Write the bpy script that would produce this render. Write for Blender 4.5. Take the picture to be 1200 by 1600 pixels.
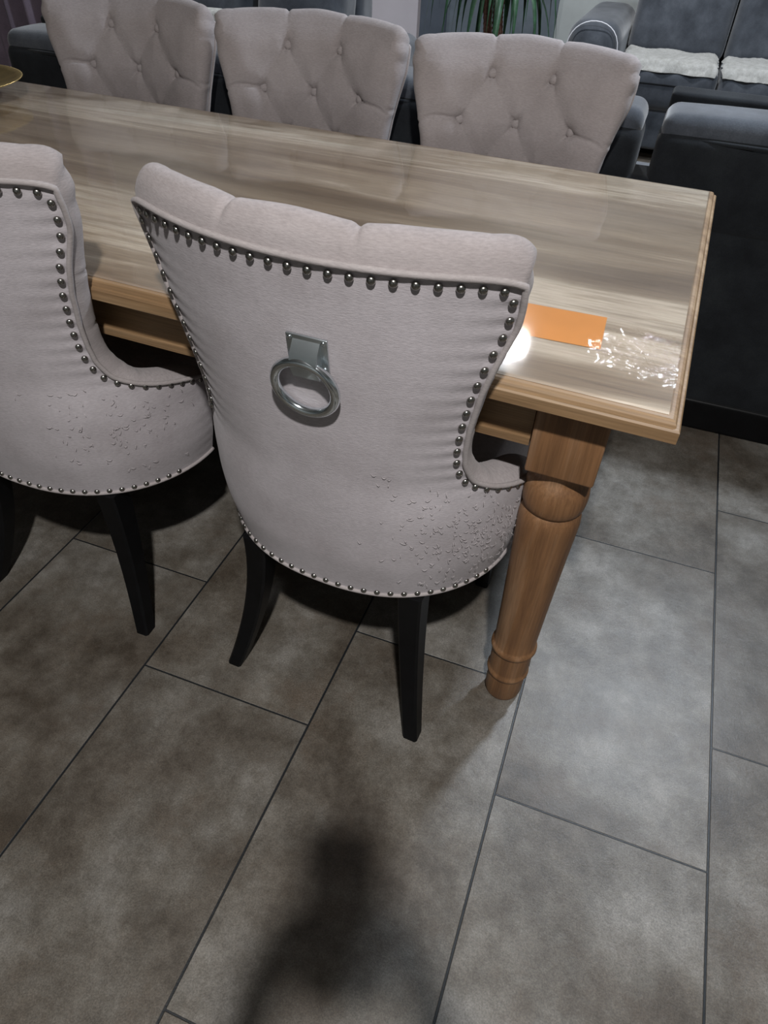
import bpy, math, random
from math import sin, cos, pi, radians, sqrt, exp
from mathutils import Vector, Matrix
random.seed(7)
scene = bpy.context.scene
for o in list(bpy.data.objects):
    bpy.data.objects.remove(o, do_unlink=True)

# ------------------------------------------------------------------ camera
cd = bpy.data.cameras.new('camera')
cam = bpy.data.objects.new('camera', cd)
scene.collection.objects.link(cam)
PITCH, ROLL, YAW = 0.747493, 0.052438, -0.322172
fwd = Vector((sin(YAW)*cos(PITCH), cos(YAW)*cos(PITCH), -sin(PITCH)))
rgt = Vector((cos(YAW), -sin(YAW), 0))
upv = rgt.cross(fwd)
r2 = rgt*cos(ROLL) + upv*sin(ROLL)
u2 = -rgt*sin(ROLL) + upv*cos(ROLL)
m = Matrix.Identity(4)
for i in range(3):
    m[i][0] = r2[i]; m[i][1] = u2[i]; m[i][2] = -fwd[i]
CAM = Vector((1.088, -0.275, 1.23))
m[0][3], m[1][3], m[2][3] = CAM
cam.matrix_world = m
cd.sensor_fit = 'VERTICAL'
cd.sensor_height = 32.0
cd.lens = 1084.98*32.0/1600.0
cd.clip_start = 0.01
scene.camera = cam

# ------------------------------------------------------------------ exposure, world, lights
vs = scene.view_settings
vs.view_transform = 'Standard'
vs.look = 'None'
vs.gamma = 1.0
vs.use_curve_mapping = False
vs.exposure = 0.0
world = bpy.data.worlds.new('world')
scene.world = world
world.use_nodes = True
bg = world.node_tree.nodes['Background']
bg.inputs['Color'].default_value = (0.75, 0.8, 0.9, 1)
bg.inputs['Strength'].default_value = 0.1

def lamp(name, loc, power, size, color=(1, 1, 1)):
    l = bpy.data.lights.new(name, 'AREA')
    l.shape = 'DISK'; l.size = size; l.energy = power; l.color = color
    o = bpy.data.objects.new(name, l)
    o.location = loc
    scene.collection.objects.link(o)
    return o

COOL = (0.93, 0.96, 1.0)
WARM = (1.0, 0.93, 0.86)
lamp('ceiling_or_fill_light', (1.30, -0.77, 2.58), 69, 0.10, (1.0, 0.985, 0.97))
lamp('ceiling_or_fill_light', (1.745, 2.295, 2.58), 62, 0.22, (0.78, 0.88, 1.0))
lamp('ceiling_or_fill_light', (0.50, 3.93, 2.58), 40, 0.22, COOL)
lamp('ceiling_or_fill_light', (-1.6, 3.4, 2.58), 26, 0.22, COOL)  # added for general fill on the left, no known lamp here
lamp('ceiling_or_fill_light', (3.4, 4.4, 2.58), 26, 0.22, COOL)  # second added fill light, far right of the room

# ------------------------------------------------------------------ helpers
COL = scene.collection

def link_mesh(name, verts, faces, mat, parent=None, smooth=True, loc=None):
    me = bpy.data.meshes.new(name)
    me.from_pydata([tuple(v) for v in verts], [], faces)
    me.validate()
    me.update()
    if smooth:
        for p in me.polygons:
            p.use_smooth = True
    if mat:
        me.materials.append(mat)
    o = bpy.data.objects.new(name, me)
    COL.objects.link(o)
    if parent:
        o.parent = parent
    if loc is not None:
        o.location = loc
    return o

def empty(name, loc, rotz=0.0):
    o = bpy.data.objects.new(name, None)
    o.empty_display_size = 0.1
    o.location = loc
    o.rotation_euler = (0, 0, rotz)
    COL.objects.link(o)
    return o

def tag(o, label=None, cat=None, group=None, kind=None):
    if label: o['label'] = label
    if cat: o['category'] = cat
    if group: o['group'] = group
    if kind: o['kind'] = kind
    return o

class MB:
    """collects verts and faces of one mesh"""
    def __init__(s):
        s.v = []; s.f = []
    def add(s, verts, faces, mat=None):
        b = len(s.v)
        for p in verts:
            p = Vector(p)
            s.v.append(mat @ p if mat else p)
        s.f += [tuple(b+i for i in f) for f in faces]
        return s
    def build(s, name, mat, parent=None, smooth=True, sharp=None):
        o = link_mesh(name, s.v, s.f, mat, parent, smooth)
        if sharp is not None:
            shade_angle(o, sharp)
        return o

def shade_angle(o, ang=35):
    me = o.data
    import bmesh
    bm = bmesh.new(); bm.from_mesh(me)
    bmesh.ops.recalc_face_normals(bm, faces=bm.faces)
    for e in bm.edges:
        if len(e.link_faces) == 2 and e.calc_face_angle(0) > radians(ang):
            e.smooth = False
    bm.to_mesh(me); bm.free()

def recalc(o):
    import bmesh
    bm = bmesh.new(); bm.from_mesh(o.data)
    bmesh.ops.recalc_face_normals(bm, faces=bm.faces)
    bm.to_mesh(o.data); bm.free()
    return o

def grid_faces(nr, nc, flip=False):
    f = []
    for i in range(nr-1):
        for j in range(nc-1):
            a = i*nc+j
            q = (a, a+1, a+nc+1, a+nc)
            f.append(q[::-1] if flip else q)
    return f

def tube(path, radius, n=10, closed=False):
    """verts, faces of a tube along a list of Vectors; radius number or list"""
    P = [Vector(p) for p in path]
    N = len(P)
    V = []; F = []
    up = None
    for i in range(N):
        if closed:
            t = (P[(i+1) % N]-P[i-1]).normalized()
        else:
            t = (P[min(i+1, N-1)]-P[max(i-1, 0)]).normalized()
        if up is None:
            up = Vector((0, 0, 1)) if abs(t.z) < 0.9 else Vector((1, 0, 0))
        a = t.cross(up).normalized()
        up = a.cross(t).normalized()
        r = radius[i] if isinstance(radius, (list, tuple)) else radius
        for k in range(n):
            th = 2*pi*k/n
            V.append(P[i] + a*(r*cos(th)) + up*(r*sin(th)))
    rings = N if closed else N-1
    for i in range(rings):
        for k in range(n):
            b = ((i+1) % N)*n
            F.append((i*n+k, i*n+(k+1) % n, b+(k+1) % n, b+k))
    if not closed:
        F.append(tuple(range(n))[::-1])
        F.append(tuple((N-1)*n+k for k in range(n)))
    return V, F

def lathe(profile, n=32, cap=True):
    V = []; F = []
    for (r, z) in profile:
        for k in range(n):
            a = 2*pi*k/n
            V.append(Vector((r*cos(a), r*sin(a), z)))
    for i in range(len(profile)-1):
        for k in range(n):
            F.append((i*n+k, i*n+(k+1) % n, (i+1)*n+(k+1) % n, (i+1)*n+k))
    if cap:
        F.append(tuple(range(n))[::-1])
        F.append(tuple((len(profile)-1)*n+k for k in range(n)))
    return V, F

def rbox(sx, sy, sz, r, n=6, puff=(0, 0, 0), m=None):
    """rounded box of half sizes, edge radius r; puff bulges each pair of faces"""
    if m is None: m = n
    V = []; F = []; key = {}
    def coord(i, N, h):
        # dense near the edges
        if i <= n: return -h + r*(1-cos(i/n*pi/2)) if r > 0 else -h
        if i >= N-n: return h - r*(1-cos((N-i)/n*pi/2))
        return -h + r + (2*h-2*r)*(i-n)/(N-2*n)
    N = 2*n+m
    def vid(i, j, k):
        if (i, j, k) in key: return key[(i, j, k)]
        p = Vector((coord(i, N, sx), coord(j, N, sy), coord(k, N, sz)))
        q = Vector((max(-sx+r, min(sx-r, p.x)), max(-sy+r, min(sy-r, p.y)), max(-sz+r, min(sz-r, p.z))))
        d = p-q
        if d.length > 1e-9 and r > 0: p = q+d.normalized()*r
        a, b, c = p.x/sx, p.y/sy, p.z/sz
        A, B, Cc = (max(0, 1-a*a)), (max(0, 1-b*b)), (max(0, 1-c*c))
        e = 0.6
        p = Vector((p.x + a*puff[0]*(B*Cc)**e, p.y + b*puff[1]*(A*Cc)**e, p.z + c*puff[2]*(A*B)**e))
        key[(i, j, k)] = len(V); V.append(p)
        return key[(i, j, k)]
    for i in range(N):
        for j in range(N):
            for (fix, flip) in ((0, True), (N, False)):
                for ax in range(3):
                    def g(a, b):
                        if ax == 0: return vid(fix, a, b)
                        if ax == 1: return vid(b, fix, a)
                        return vid(a, b, fix)
                    q = (g(i, j), g(i+1, j), g(i+1, j+1), g(i, j+1))
                    F.append(q[::-1] if flip else q)
    return V, F

def T(x, y, z, rx=0, ry=0, rz=0):
    return Matrix.Translation((x, y, z)) @ Matrix.Rotation(rz, 4, 'Z') @ Matrix.Rotation(ry, 4, 'Y') @ Matrix.Rotation(rx, 4, 'X')

def lerp_table(tab, x):
    if x <= tab[0][0]: return tab[0][1]
    for (a, b), (c, d) in zip(tab, tab[1:]):
        if x <= c:
            return b+(d-b)*(x-a)/(c-a)
    return tab[-1][1]

def smooth_table(tab, x, w=0.012):
    return sum(lerp_table(tab, x+k*w*0.5) for k in (-2, -1, 0, 1, 2))/5.0

# ------------------------------------------------------------------ materials
def new_mat(name):
    mt = bpy.data.materials.new(name)
    mt.use_nodes = True
    nt = mt.node_tree
    b = nt.nodes['Principled BSDF']
    return mt, nt, b

def nd(nt, typ, **kw):
    n = nt.nodes.new(typ)
    for k, v in kw.items():
        if k.startswith('i_'):
            n.inputs[k[2:].replace('_', ' ')].default_value = v
        else:
            setattr(n, k, v)
    return n

def mapping(nt, scale=(1, 1, 1), rot=(0, 0, 0), loc=(0, 0, 0)):
    tc = nt.nodes.new('ShaderNodeTexCoord')
    mp = nt.nodes.new('ShaderNodeMapping')
    mp.inputs['Scale'].default_value = scale
    mp.inputs['Rotation'].default_value = rot
    mp.inputs['Location'].default_value = loc
    nt.links.new(tc.outputs['Object'], mp.inputs['Vector'])
    return mp.outputs['Vector']

def noise(nt, vec, scale, detail=4, rough=0.55, dist=0.0):
    n = nd(nt, 'ShaderNodeTexNoise')
    n.inputs['Scale'].default_value = scale
    n.inputs['Detail'].default_value = detail
    n.inputs['Roughness'].default_value = rough
    n.inputs['Distortion'].default_value = dist
    nt.links.new(vec, n.inputs['Vector'])
    return n.outputs['Fac']

def ramp(nt, fac, stops):
    r = nt.nodes.new('ShaderNodeValToRGB')
    els = r.color_ramp.elements
    while len(els) < len(stops): els.new(0.5)
    for e, (p, c) in zip(els, stops):
        e.position = p
        e.color = (*c, 1) if len(c) == 3 else c
    nt.links.new(fac, r.inputs['Fac'])
    return r.outputs['Color']

def mixc(nt, fac, a, b, typ='MIX'):
    mx = nt.nodes.new('ShaderNodeMix')
    mx.data_type = 'RGBA'; mx.blend_type = typ
    if isinstance(fac, (int, float)): mx.inputs[0].default_value = fac
    else: nt.links.new(fac, mx.inputs[0])
    for s, v in ((6, a), (7, b)):
        if isinstance(v, tuple): mx.inputs[s].default_value = (*v, 1)
        else: nt.links.new(v, mx.inputs[s])
    return mx.outputs[2]

def math_n(nt, op, a, b=None, c=None):
    mn = nt.nodes.new('ShaderNodeMath'); mn.operation = op
    for i, v in enumerate((a, b, c)):
        if v is None: continue
        if isinstance(v, (int, float)): mn.inputs[i].default_value = v
        else: nt.links.new(v, mn.inputs[i])
    return mn.outputs[0]

def bump(nt, h, strength, dist, prev=None):
    b = nt.nodes.new('ShaderNodeBump')
    b.inputs['Strength'].default_value = strength
    b.inputs['Distance'].default_value = dist
    nt.links.new(h, b.inputs['Height'])
    if prev is not None: nt.links.new(prev, b.inputs['Normal'])
    return b.outputs['Normal']

def ramp_fac(nt, fac, a, b_):
    mr = nt.nodes.new('ShaderNodeMapRange'); mr.interpolation_type = 'SMOOTHSTEP'
    mr.inputs[1].default_value = a; mr.inputs[2].default_value = b_
    nt.links.new(fac, mr.inputs[0])
    return mr.outputs[0]

def fabric_mat(name, c1, c2, c3, rough=0.95, weave=1.0, sheen=0.25, blot=6.0, ribs=(140, 140, 700)):
    mt, nt, b = new_mat(name)
    v = mapping(nt)
    n1 = noise(nt, v, blot, 5, 0.6)
    col = ramp(nt, n1, [(0.3, c1), (0.52, c2), (0.75, c3)])
    vr = mapping(nt, ribs)
    n2 = noise(nt, vr, 1.0, 3, 0.6)
    col = mixc(nt, 0.35, col, ramp(nt, n2, [(0.3, (0.35, 0.35, 0.35)), (0.7, (0.68, 0.68, 0.68))]), 'OVERLAY')
    nt.links.new(col, b.inputs['Base Color'])
    b.inputs['Roughness'].default_value = rough
    b.inputs['Specular IOR Level'].default_value = 0.15
    b.inputs['Sheen Weight'].default_value = sheen
    b.inputs['Sheen Roughness'].default_value = 0.5
    n3 = noise(nt, v, 900, 2, 0.5)
    nn = bump(nt, n2, 0.35*weave, 0.0012)
    nn = bump(nt, n3, 0.2*weave, 0.001, nn)
    nt.links.new(nn, b.inputs['Normal'])
    return mt

M_FABRIC = fabric_mat('pinkish_grey_linen', (0.355, 0.320, 0.330), (0.43, 0.395, 0.410), (0.49, 0.452, 0.472), weave=1.0, sheen=0.12)
M_FABRIC2 = fabric_mat('dimmed_brownish_grey_linen', (0.27, 0.238, 0.232), (0.335, 0.298, 0.295), (0.39, 0.352, 0.352), weave=1.0, sheen=0.1, blot=4.0)  # browner backrest linen, darkened in colour to offset strong lamp light on the roll
M_PIPING = fabric_mat('piping_linen', (0.30, 0.265, 0.26), (0.345, 0.31, 0.305), (0.39, 0.355, 0.35), sheen=0.1)
M_THREAD = fabric_mat('thread_linen', (0.40, 0.365, 0.37), (0.47, 0.43, 0.435), (0.54, 0.5, 0.50), sheen=0.1)
M_SOFA = fabric_mat('charcoal_sofa_fabric', (0.036, 0.041, 0.050), (0.060, 0.067, 0.080), (0.095, 0.105, 0.122), sheen=0.35, blot=9.0, ribs=(300, 300, 300))
M_SOFABACK = fabric_mat('shaded_sofa_fabric', (0.010, 0.011, 0.013), (0.016, 0.018, 0.021), (0.024, 0.027, 0.03), sheen=0.08, blot=9.0, ribs=(300, 300, 300))  # near-black sofa cloth; shade on the sofa's back is put into the colour
M_CURTAIN = fabric_mat('mauve_curtain_fabric', (0.16, 0.13, 0.16), (0.24, 0.19, 0.24), (0.33, 0.27, 0.33), sheen=0.2, blot=3.0)
M_FLUFF = fabric_mat('white_fleece', (0.30, 0.295, 0.275), (0.38, 0.375, 0.355), (0.46, 0.455, 0.44), weave=2.0, sheen=0.2, blot=40.0, ribs=(200, 200, 200))
M_CORD = fabric_mat('white_cord', (0.62, 0.62, 0.66), (0.7, 0.7, 0.74), (0.78, 0.78, 0.82), sheen=0.1)

def plain(name, col, rough=0.5, metal=0.0, spec=0.5, nscale=60, nvar=0.12, bmp=0.05):
    mt, nt, b = new_mat(name)
    v = mapping(nt)
    n1 = noise(nt, v, nscale, 4, 0.6)
    lo = tuple(c*(1-nvar) for c in col); hi = tuple(min(1, c*(1+nvar)) for c in col)
    nt.links.new(ramp(nt, n1, [(0.3, lo), (0.7, hi)]), b.inputs['Base Color'])
    b.inputs['Roughness'].default_value = rough
    b.inputs['Metallic'].default_value = metal
    b.inputs['Specular IOR Level'].default_value = spec
    if bmp: nt.links.new(bump(nt, n1, bmp, 0.002), b.inputs['Normal'])
    return mt

M_BLACKWOOD = plain('black_lacquered_wood', (0.003, 0.003, 0.0035), 0.45, 0, 0.2, 30, 0.3)
M_CHROME = plain('chrome', (0.72, 0.77, 0.80), 0.16, 1.0, 0.5, 20, 0.06, 0.0)
M_BRUSHED = plain('brushed_steel', (0.58, 0.63, 0.65), 0.34, 1.0, 0.5, 20, 0.08, 0.02)
M_NAIL = plain('antique_nickel', (0.30, 0.29, 0.27), 0.26, 1.0, 0.5, 200, 0.3, 0.0)
M_BRASS = plain('aged_brass', (0.42, 0.31, 0.12), 0.38, 1.0, 0.5, 25, 0.25, 0.03)
M_PAPER = plain('orange_paper', (0.72, 0.30, 0.085), 0.8, 0, 0.2, 15, 0.06, 0.02)
M_WALL = plain('lilac_white_paint', (0.70, 0.66, 0.70), 0.8, 0, 0.2, 3, 0.05, 0.02)
M_GREYWALL = plain('grey_green_paint', (0.52, 0.55, 0.54), 0.8, 0, 0.2, 3, 0.10, 0.02)
M_CEIL = plain('white_ceiling_paint', (0.72, 0.72, 0.72), 0.9, 0, 0.2, 3, 0.03, 0.02)
M_PILLAR = plain('blue_grey_laminate', (0.10, 0.12, 0.15), 0.5, 0, 0.4, 5, 0.15, 0.0)
M_SLATE = plain('slate_blue_paint', (0.16, 0.19, 0.22), 0.5, 0, 0.4, 4, 0.2, 0.0)
M_SKIRT = plain('dark_skirting', (0.05, 0.05, 0.055), 0.5)
M_LEAF = plain('green_leaf', (0.03, 0.085, 0.04), 0.42, 0, 0.5, 25, 0.4, 0.1)
M_TRUNK = plain('brown_yucca_bark', (0.16, 0.085, 0.065), 0.85, 0, 0.2, 90, 0.5, 0.6)
M_POT = plain('dark_grey_glazed_pot', (0.03, 0.032, 0.036), 0.35, 0, 0.5, 10, 0.2)
M_SOIL = plain('potting_soil', (0.03, 0.022, 0.016), 0.95, 0, 0.1, 120, 0.5, 0.6)

def oak_mat(name, dark, mid, light, axis='x', rough=0.45, streaks=0.5, ring=1.0):
    mt, nt, b = new_mat(name)
    sc = {'x': (1.2, 22, 22), 'z': (22, 22, 1.2), 'y': (22, 1.2, 22)}[axis]
    v = mapping(nt, sc)
    n1 = noise(nt, v, 1.0, 6, 0.62, 0.6)
    col = ramp(nt, n1, [(0.28, dark), (0.5, mid), (0.72, light)])
    sc2 = {'x': (10, 320, 320), 'z': (320, 320, 10), 'y': (320, 10, 320)}[axis]
    v2 = mapping(nt, sc2)
    n2 = noise(nt, v2, 1.0, 4, 0.6)
    col = mixc(nt, streaks, col, ramp(nt, n2, [(0.35, (0.30, 0.30, 0.30)), (0.65, (0.62, 0.62, 0.62))]), 'OVERLAY')
    nt.links.new(col, b.inputs['Base Color'])
    b.inputs['Roughness'].default_value = rough
    b.inputs['Specular IOR Level'].default_value = 0.4
    nt.links.new(bump(nt, n2, 0.12, 0.001), b.inputs['Normal'])
    return mt

M_OAK_LEG = oak_mat('honey_oak_turned', (0.115, 0.054, 0.024), (0.215, 0.108, 0.048), (0.32, 0.195, 0.115), 'z', 0.5)
M_OAK_EDGE = oak_mat('honey_oak_rail', (0.165, 0.095, 0.045), (0.265, 0.165, 0.085), (0.37, 0.255, 0.15), 'x', 0.48)

def tabletop_mat():
    mt, nt, b = new_mat('washed_oak_table_top')
    v = mapping(nt, (0.42, 5.2, 5.2), (0, 0, radians(2)))
    n1 = noise(nt, v, 1.0, 8, 0.68, 0.5)
    col = ramp(nt, n1, [(0.32, (0.13, 0.080, 0.045)), (0.43, (0.225, 0.155, 0.098)), (0.50, (0.34, 0.255, 0.175)),
                        (0.56, (0.60, 0.50, 0.39)), (0.60, (0.40, 0.305, 0.215)), (0.68, (0.66, 0.57, 0.46)), (0.78, (0.36, 0.28, 0.20))])
    v2 = mapping(nt, (4, 170, 170))
    n2 = noise(nt, v2, 1.0, 6, 0.75)
    col = mixc(nt, 0.5, col, ramp(nt, n2, [(0.38, (0.32, 0.32, 0.32)), (0.62, (0.62, 0.62, 0.62))]), 'OVERLAY')
    v3 = mapping(nt)
    n3 = noise(nt, v3, 2.2, 5, 0.6)
    col = mixc(nt, math_n(nt, 'MULTIPLY', ramp_fac(nt, n3, 0.45, 0.65), 0.45), col, (0.29, 0.22, 0.165))
    nt.links.new(col, b.inputs['Base Color'])
    b.inputs['Roughness'].default_value = 0.5
    nt.links.new(bump(nt, n2, 0.1, 0.001), b.inputs['Normal'])
    return mt
M_TOP = tabletop_mat()

def film_mat():
    """clear soft plastic: see-through with a glossy face, creased near its corner"""
    mt = bpy.data.materials.new('clear_plastic_film'); mt.use_nodes = True
    nt = mt.node_tree
    for n in list(nt.nodes): nt.nodes.remove(n)
    out = nt.nodes.new('ShaderNodeOutputMaterial')
    tr = nt.nodes.new('ShaderNodeBsdfTransparent'); tr.inputs['Color'].default_value = (0.965, 0.965, 0.96, 1)
    gl = nt.nodes.new('ShaderNodeBsdfGlossy'); gl.inputs['Roughness'].default_value = 0.06
    v = mapping(nt)
    n1 = noise(nt, v, 4.0, 3, 0.5)
    # distance to the creased corner
    tc = nt.nodes.new('ShaderNodeTexCoord')
    vd = nt.nodes.new('ShaderNodeVectorMath'); vd.operation = 'DISTANCE'
    nt.links.new(tc.outputs['Object'], vd.inputs[0]); vd.inputs[1].default_value = (-0.055, 0.15, 0.757)
    mask = nt.nodes.new('ShaderNodeMapRange')
    mask.inputs[1].default_value = 0.095; mask.inputs[2].default_value = 0.015; mask.interpolation_type = 'SMOOTHSTEP'
    mask.inputs[3].default_value = 0.0; mask.inputs[4].default_value = 1.0
    nt.links.new(vd.outputs['Value'], mask.inputs[0])
    n2 = noise(nt, mapping(nt, (30, 22, 30), (0, 0, 0.5)), 1.0, 2, 0.5, 2.5)
    nn = bump(nt, n1, 0.10, 0.01)
    h2 = math_n(nt, 'MULTIPLY', n2, mask.outputs[0])
    nn = bump(nt, h2, 0.8, 0.02, nn)
    nt.links.new(nn, gl.inputs['Normal'])
    geo = nt.nodes.new('ShaderNodeNewGeometry')
    dt = nt.nodes.new('ShaderNodeVectorMath'); dt.operation = 'DOT_PRODUCT'
    nt.links.new(geo.outputs['Incoming'], dt.inputs[0]); nt.links.new(geo.outputs['Normal'], dt.inputs[1])
    c = math_n(nt, 'SUBTRACT', 1.0, math_n(nt, 'ABSOLUTE', dt.outputs['Value']))
    fr = math_n(nt, 'ADD', 0.035, math_n(nt, 'MULTIPLY', math_n(nt, 'POWER', c, 5.0), 0.9))
    mx = nt.nodes.new('ShaderNodeMixShader')
    nt.links.new(fr, mx.inputs[0]); nt.links.new(tr.outputs[0], mx.inputs[1]); nt.links.new(gl.outputs[0], mx.inputs[2])
    nt.links.new(mx.outputs[0], out.inputs['Surface'])
    return mt
M_FILM = film_mat()

TW, TL = 0.3728, 0.738
def floor_mat():
    mt, nt, b = new_mat('stone_look_floor_tile')
    tc = nt.nodes.new('ShaderNodeTexCoord')
    sp = nt.nodes.new('ShaderNodeSeparateXYZ')
    nt.links.new(tc.outputs['Object'], sp.inputs[0])
    x, y = sp.outputs[0], sp.outputs[1]
    u = math_n(nt, 'DIVIDE', x, TW)
    k = math_n(nt, 'FLOOR', u)
    fu = math_n(nt, 'FRACT', u)
    par = math_n(nt, 'FLOORED_MODULO', k, 2.0)
    off = math_n(nt, 'SUBTRACT', 0.600, math_n(nt, 'MULTIPLY', par, 0.246))
    w = math_n(nt, 'DIVIDE', math_n(nt, 'SUBTRACT', y, off), TL)
    kw = math_n(nt, 'FLOOR', w)
    fw = math_n(nt, 'FRACT', w)
    du = math_n(nt, 'MULTIPLY', math_n(nt, 'MINIMUM', fu, math_n(nt, 'SUBTRACT', 1.0, fu)), TW)
    dw = math_n(nt, 'MULTIPLY', math_n(nt, 'MINIMUM', fw, math_n(nt, 'SUBTRACT', 1.0, fw)), TL)
    d = math_n(nt, 'MINIMUM', du, math_n(nt, 'MULTIPLY', dw, 1.25))
    line = nt.nodes.new('ShaderNodeMapRange'); line.interpolation_type = 'SMOOTHSTEP'
    line.inputs[1].default_value = 0.0013; line.inputs[2].default_value = 0.0028
    line.inputs[3].default_value = 1.0; line.inputs[4].default_value = 0.0
    nt.links.new(d, line.inputs[0])
    cx = nt.nodes.new('ShaderNodeCombineXYZ')
    nt.links.new(k, cx.inputs[0]); nt.links.new(kw, cx.inputs[1])
    wn = nt.nodes.new('ShaderNodeTexWhiteNoise'); wn.noise_dimensions = '3D'
    nt.links.new(cx.outputs[0], wn.inputs['Vector'])
    # shift the pattern of every tile
    sc = nt.nodes.new('ShaderNodeVectorMath'); sc.operation = 'SCALE'; sc.inputs[3].default_value = 9.0
    nt.links.new(wn.outputs['Color'], sc.inputs[0])
    ad = nt.nodes.new('ShaderNodeVectorMath'); ad.operation = 'ADD'
    nt.links.new(tc.outputs['Object'], ad.inputs[0]); nt.links.new(sc.outputs[0], ad.inputs[1])
    vv = ad.outputs[0]
    n1 = noise(nt, vv, 3.6, 10, 0.70, 0.0)
    col = ramp(nt, n1, [(0.36, (0.082, 0.066, 0.050)), (0.46, (0.142, 0.122, 0.099)), (0.54, (0.190, 0.172, 0.147)), (0.66, (0.29, 0.273, 0.247))])
    n2 = noise(nt, vv, 13, 9, 0.80, 0.0)
    col = mixc(nt, 0.55, col, ramp(nt, n2, [(0.38, (0.30, 0.29, 0.28)), (0.62, (0.68, 0.68, 0.68))]), 'OVERLAY')
    # brownish clouds
    n4 = noise(nt, vv, 5.0, 6, 0.7)
    col = mixc(nt, math_n(nt, 'MULTIPLY', ramp_fac(nt, n4, 0.50, 0.68), 0.5), col, (0.135, 0.100, 0.072))
    n3 = noise(nt, vv, 380, 3, 0.8)
    col = mixc(nt, 0.8, col, ramp(nt, n3, [(0.35, (0.30, 0.30, 0.30)), (0.72, (0.70, 0.70, 0.70))]), 'OVERLAY')
    # scratches
    n5 = noise(nt, mapping(nt, (14, 70, 10), (0, 0, radians(62))), 1.0, 4, 0.7, 0.5)
    col = mixc(nt, math_n(nt, 'MULTIPLY', ramp_fac(nt, n5, 0.66, 0.8), 0.35), col, (0.30, 0.29, 0.28))
    bright = math_n(nt, 'ADD', 0.68, math_n(nt, 'MULTIPLY', wn.outputs['Value'], 0.16))
    vm = nt.nodes.new('ShaderNodeVectorMath'); vm.operation = 'SCALE'
    nt.links.new(col, vm.inputs[0]); nt.links.new(bright, vm.inputs[3])
    col = mixc(nt, line.outputs[0], vm.outputs[0], (0.010, 0.012, 0.014))
    nt.links.new(col, b.inputs['Base Color'])
    rr = nt.nodes.new('ShaderNodeMapRange')
    rr.inputs[3].default_value = 0.30; rr.inputs[4].default_value = 0.44
    nt.links.new(n2, rr.inputs[0])
    nt.links.new(rr.outputs[0], b.inputs['Roughness'])
    b.inputs['Specular IOR Level'].default_value = 0.5
    h = math_n(nt, 'SUBTRACT', 1.0, line.outputs[0])
    nn = bump(nt, h, 0.6, 0.002)
    nn = bump(nt, n2, 0.25, 0.004, nn)
    nn = bump(nt, n3, 0.15, 0.0015, nn)
    nt.links.new(nn, b.inputs['Normal'])
    return mt

M_FLOOR = floor_mat()

# ------------------------------------------------------------------ room shell
def slab(name, x0, x1, y0, y1, z0, z1, mat, parent=None, structure=True):
    V = [(x, y, z) for x in (x0, x1) for y in (y0, y1) for z in (z0, z1)]
    F = [(0, 1, 3, 2), (4, 6, 7, 5), (0, 4, 5, 1), (2, 3, 7, 6), (0, 2, 6, 4), (1, 5, 7, 3)]
    o = link_mesh(name, V, F, mat, parent, smooth=False)
    if structure: o['kind'] = 'structure'
    return o

X0, X1, Y0, Y1, H = -5.0, 5.5, -3.2, 6.2, 2.6
slab('floor', X0, X1, Y0, Y1, -0.1, 0.0, M_FLOOR)
slab('ceiling', X0, X1, Y0, Y1, H, H+0.1, M_CEIL)
slab('wall_back', X0, X1, Y1, Y1+0.1, -0.1, H+0.1, M_GREYWALL)
slab('wall_front', X0, X1, Y0-0.1, Y0, -0.1, H+0.1, M_GREYWALL)
slab('wall_left', X0-0.1, X0, Y0, Y1, -0.1, H+0.1, M_GREYWALL)
slab('wall_right', X1, X1+0.1, Y0, Y1, -0.1, H+0.1, M_GREYWALL)
slab('trim_1', -0.95, -0.75, 6.08, 6.2, 0, H, M_PILLAR)
slab('trim_2', -3.2, -0.95, 6.14, 6.2, 0, H, M_WALL)
slab('trim_3', -0.75, 0.10, 6.15, 6.2, 0, H, M_SLATE)
slab('baseboard_back', 0.10, X1, 6.17, 6.2, 0, 0.09, M_SKIRT)

# ------------------------------------------------------------------ dining table
TH = -0.02846
table = empty('dining_table', (1.2008, 0.4934, 0), TH)
tag(table, 'long honey oak dining table with fat turned legs under the clear plastic cover', 'table')
TLEN, TDEP, TZ = 2.83, 0.933, 0.755

def edge_profile_top(x0, x1, y0, y1, prof, mat, name, parent):
    """prof: list of (inset, z) from the bottom inner edge round to the top centre"""
    V = []; F = []
    n = 4
    for (i, z) in prof:
        V += [(x0+i, y0+i, z), (x1-i, y0+i, z), (x1-i, y1-i, z), (x0+i, y1-i, z)]
    for r in range(len(prof)-1):
        for k in range(4):
            F.append((r*4+k, r*4+(k+1) % 4, (r+1)*4+(k+1) % 4, (r+1)*4+k))
    F.append((3, 2, 1, 0))
    L = (len(prof)-1)*4
    F.append((L, L+1, L+2, L+3))
    return link_mesh(name, V, F, mat, parent, smooth=False)

# moulded rim of the top (honey oak) and washed surface board
prof = [(0.0, TZ-0.030), (-0.002, TZ-0.028), (-0.002, TZ-0.012), (0.000, TZ-0.0095), (0.0035, TZ-0.0088), (0.0045, TZ-0.0060),
        (0.0065, TZ-0.0030), (0.010, TZ-0.0012), (0.015, TZ-0.0006)]
edge_profile_top(-TLEN, 0, 0, TDEP, prof, M_OAK_EDGE, 'rim', table)
top = slab('table_top', -TLEN+0.016, -0.016, 0.016, TDEP-0.016, TZ-0.010, TZ, M_TOP, table, structure=False)

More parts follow.
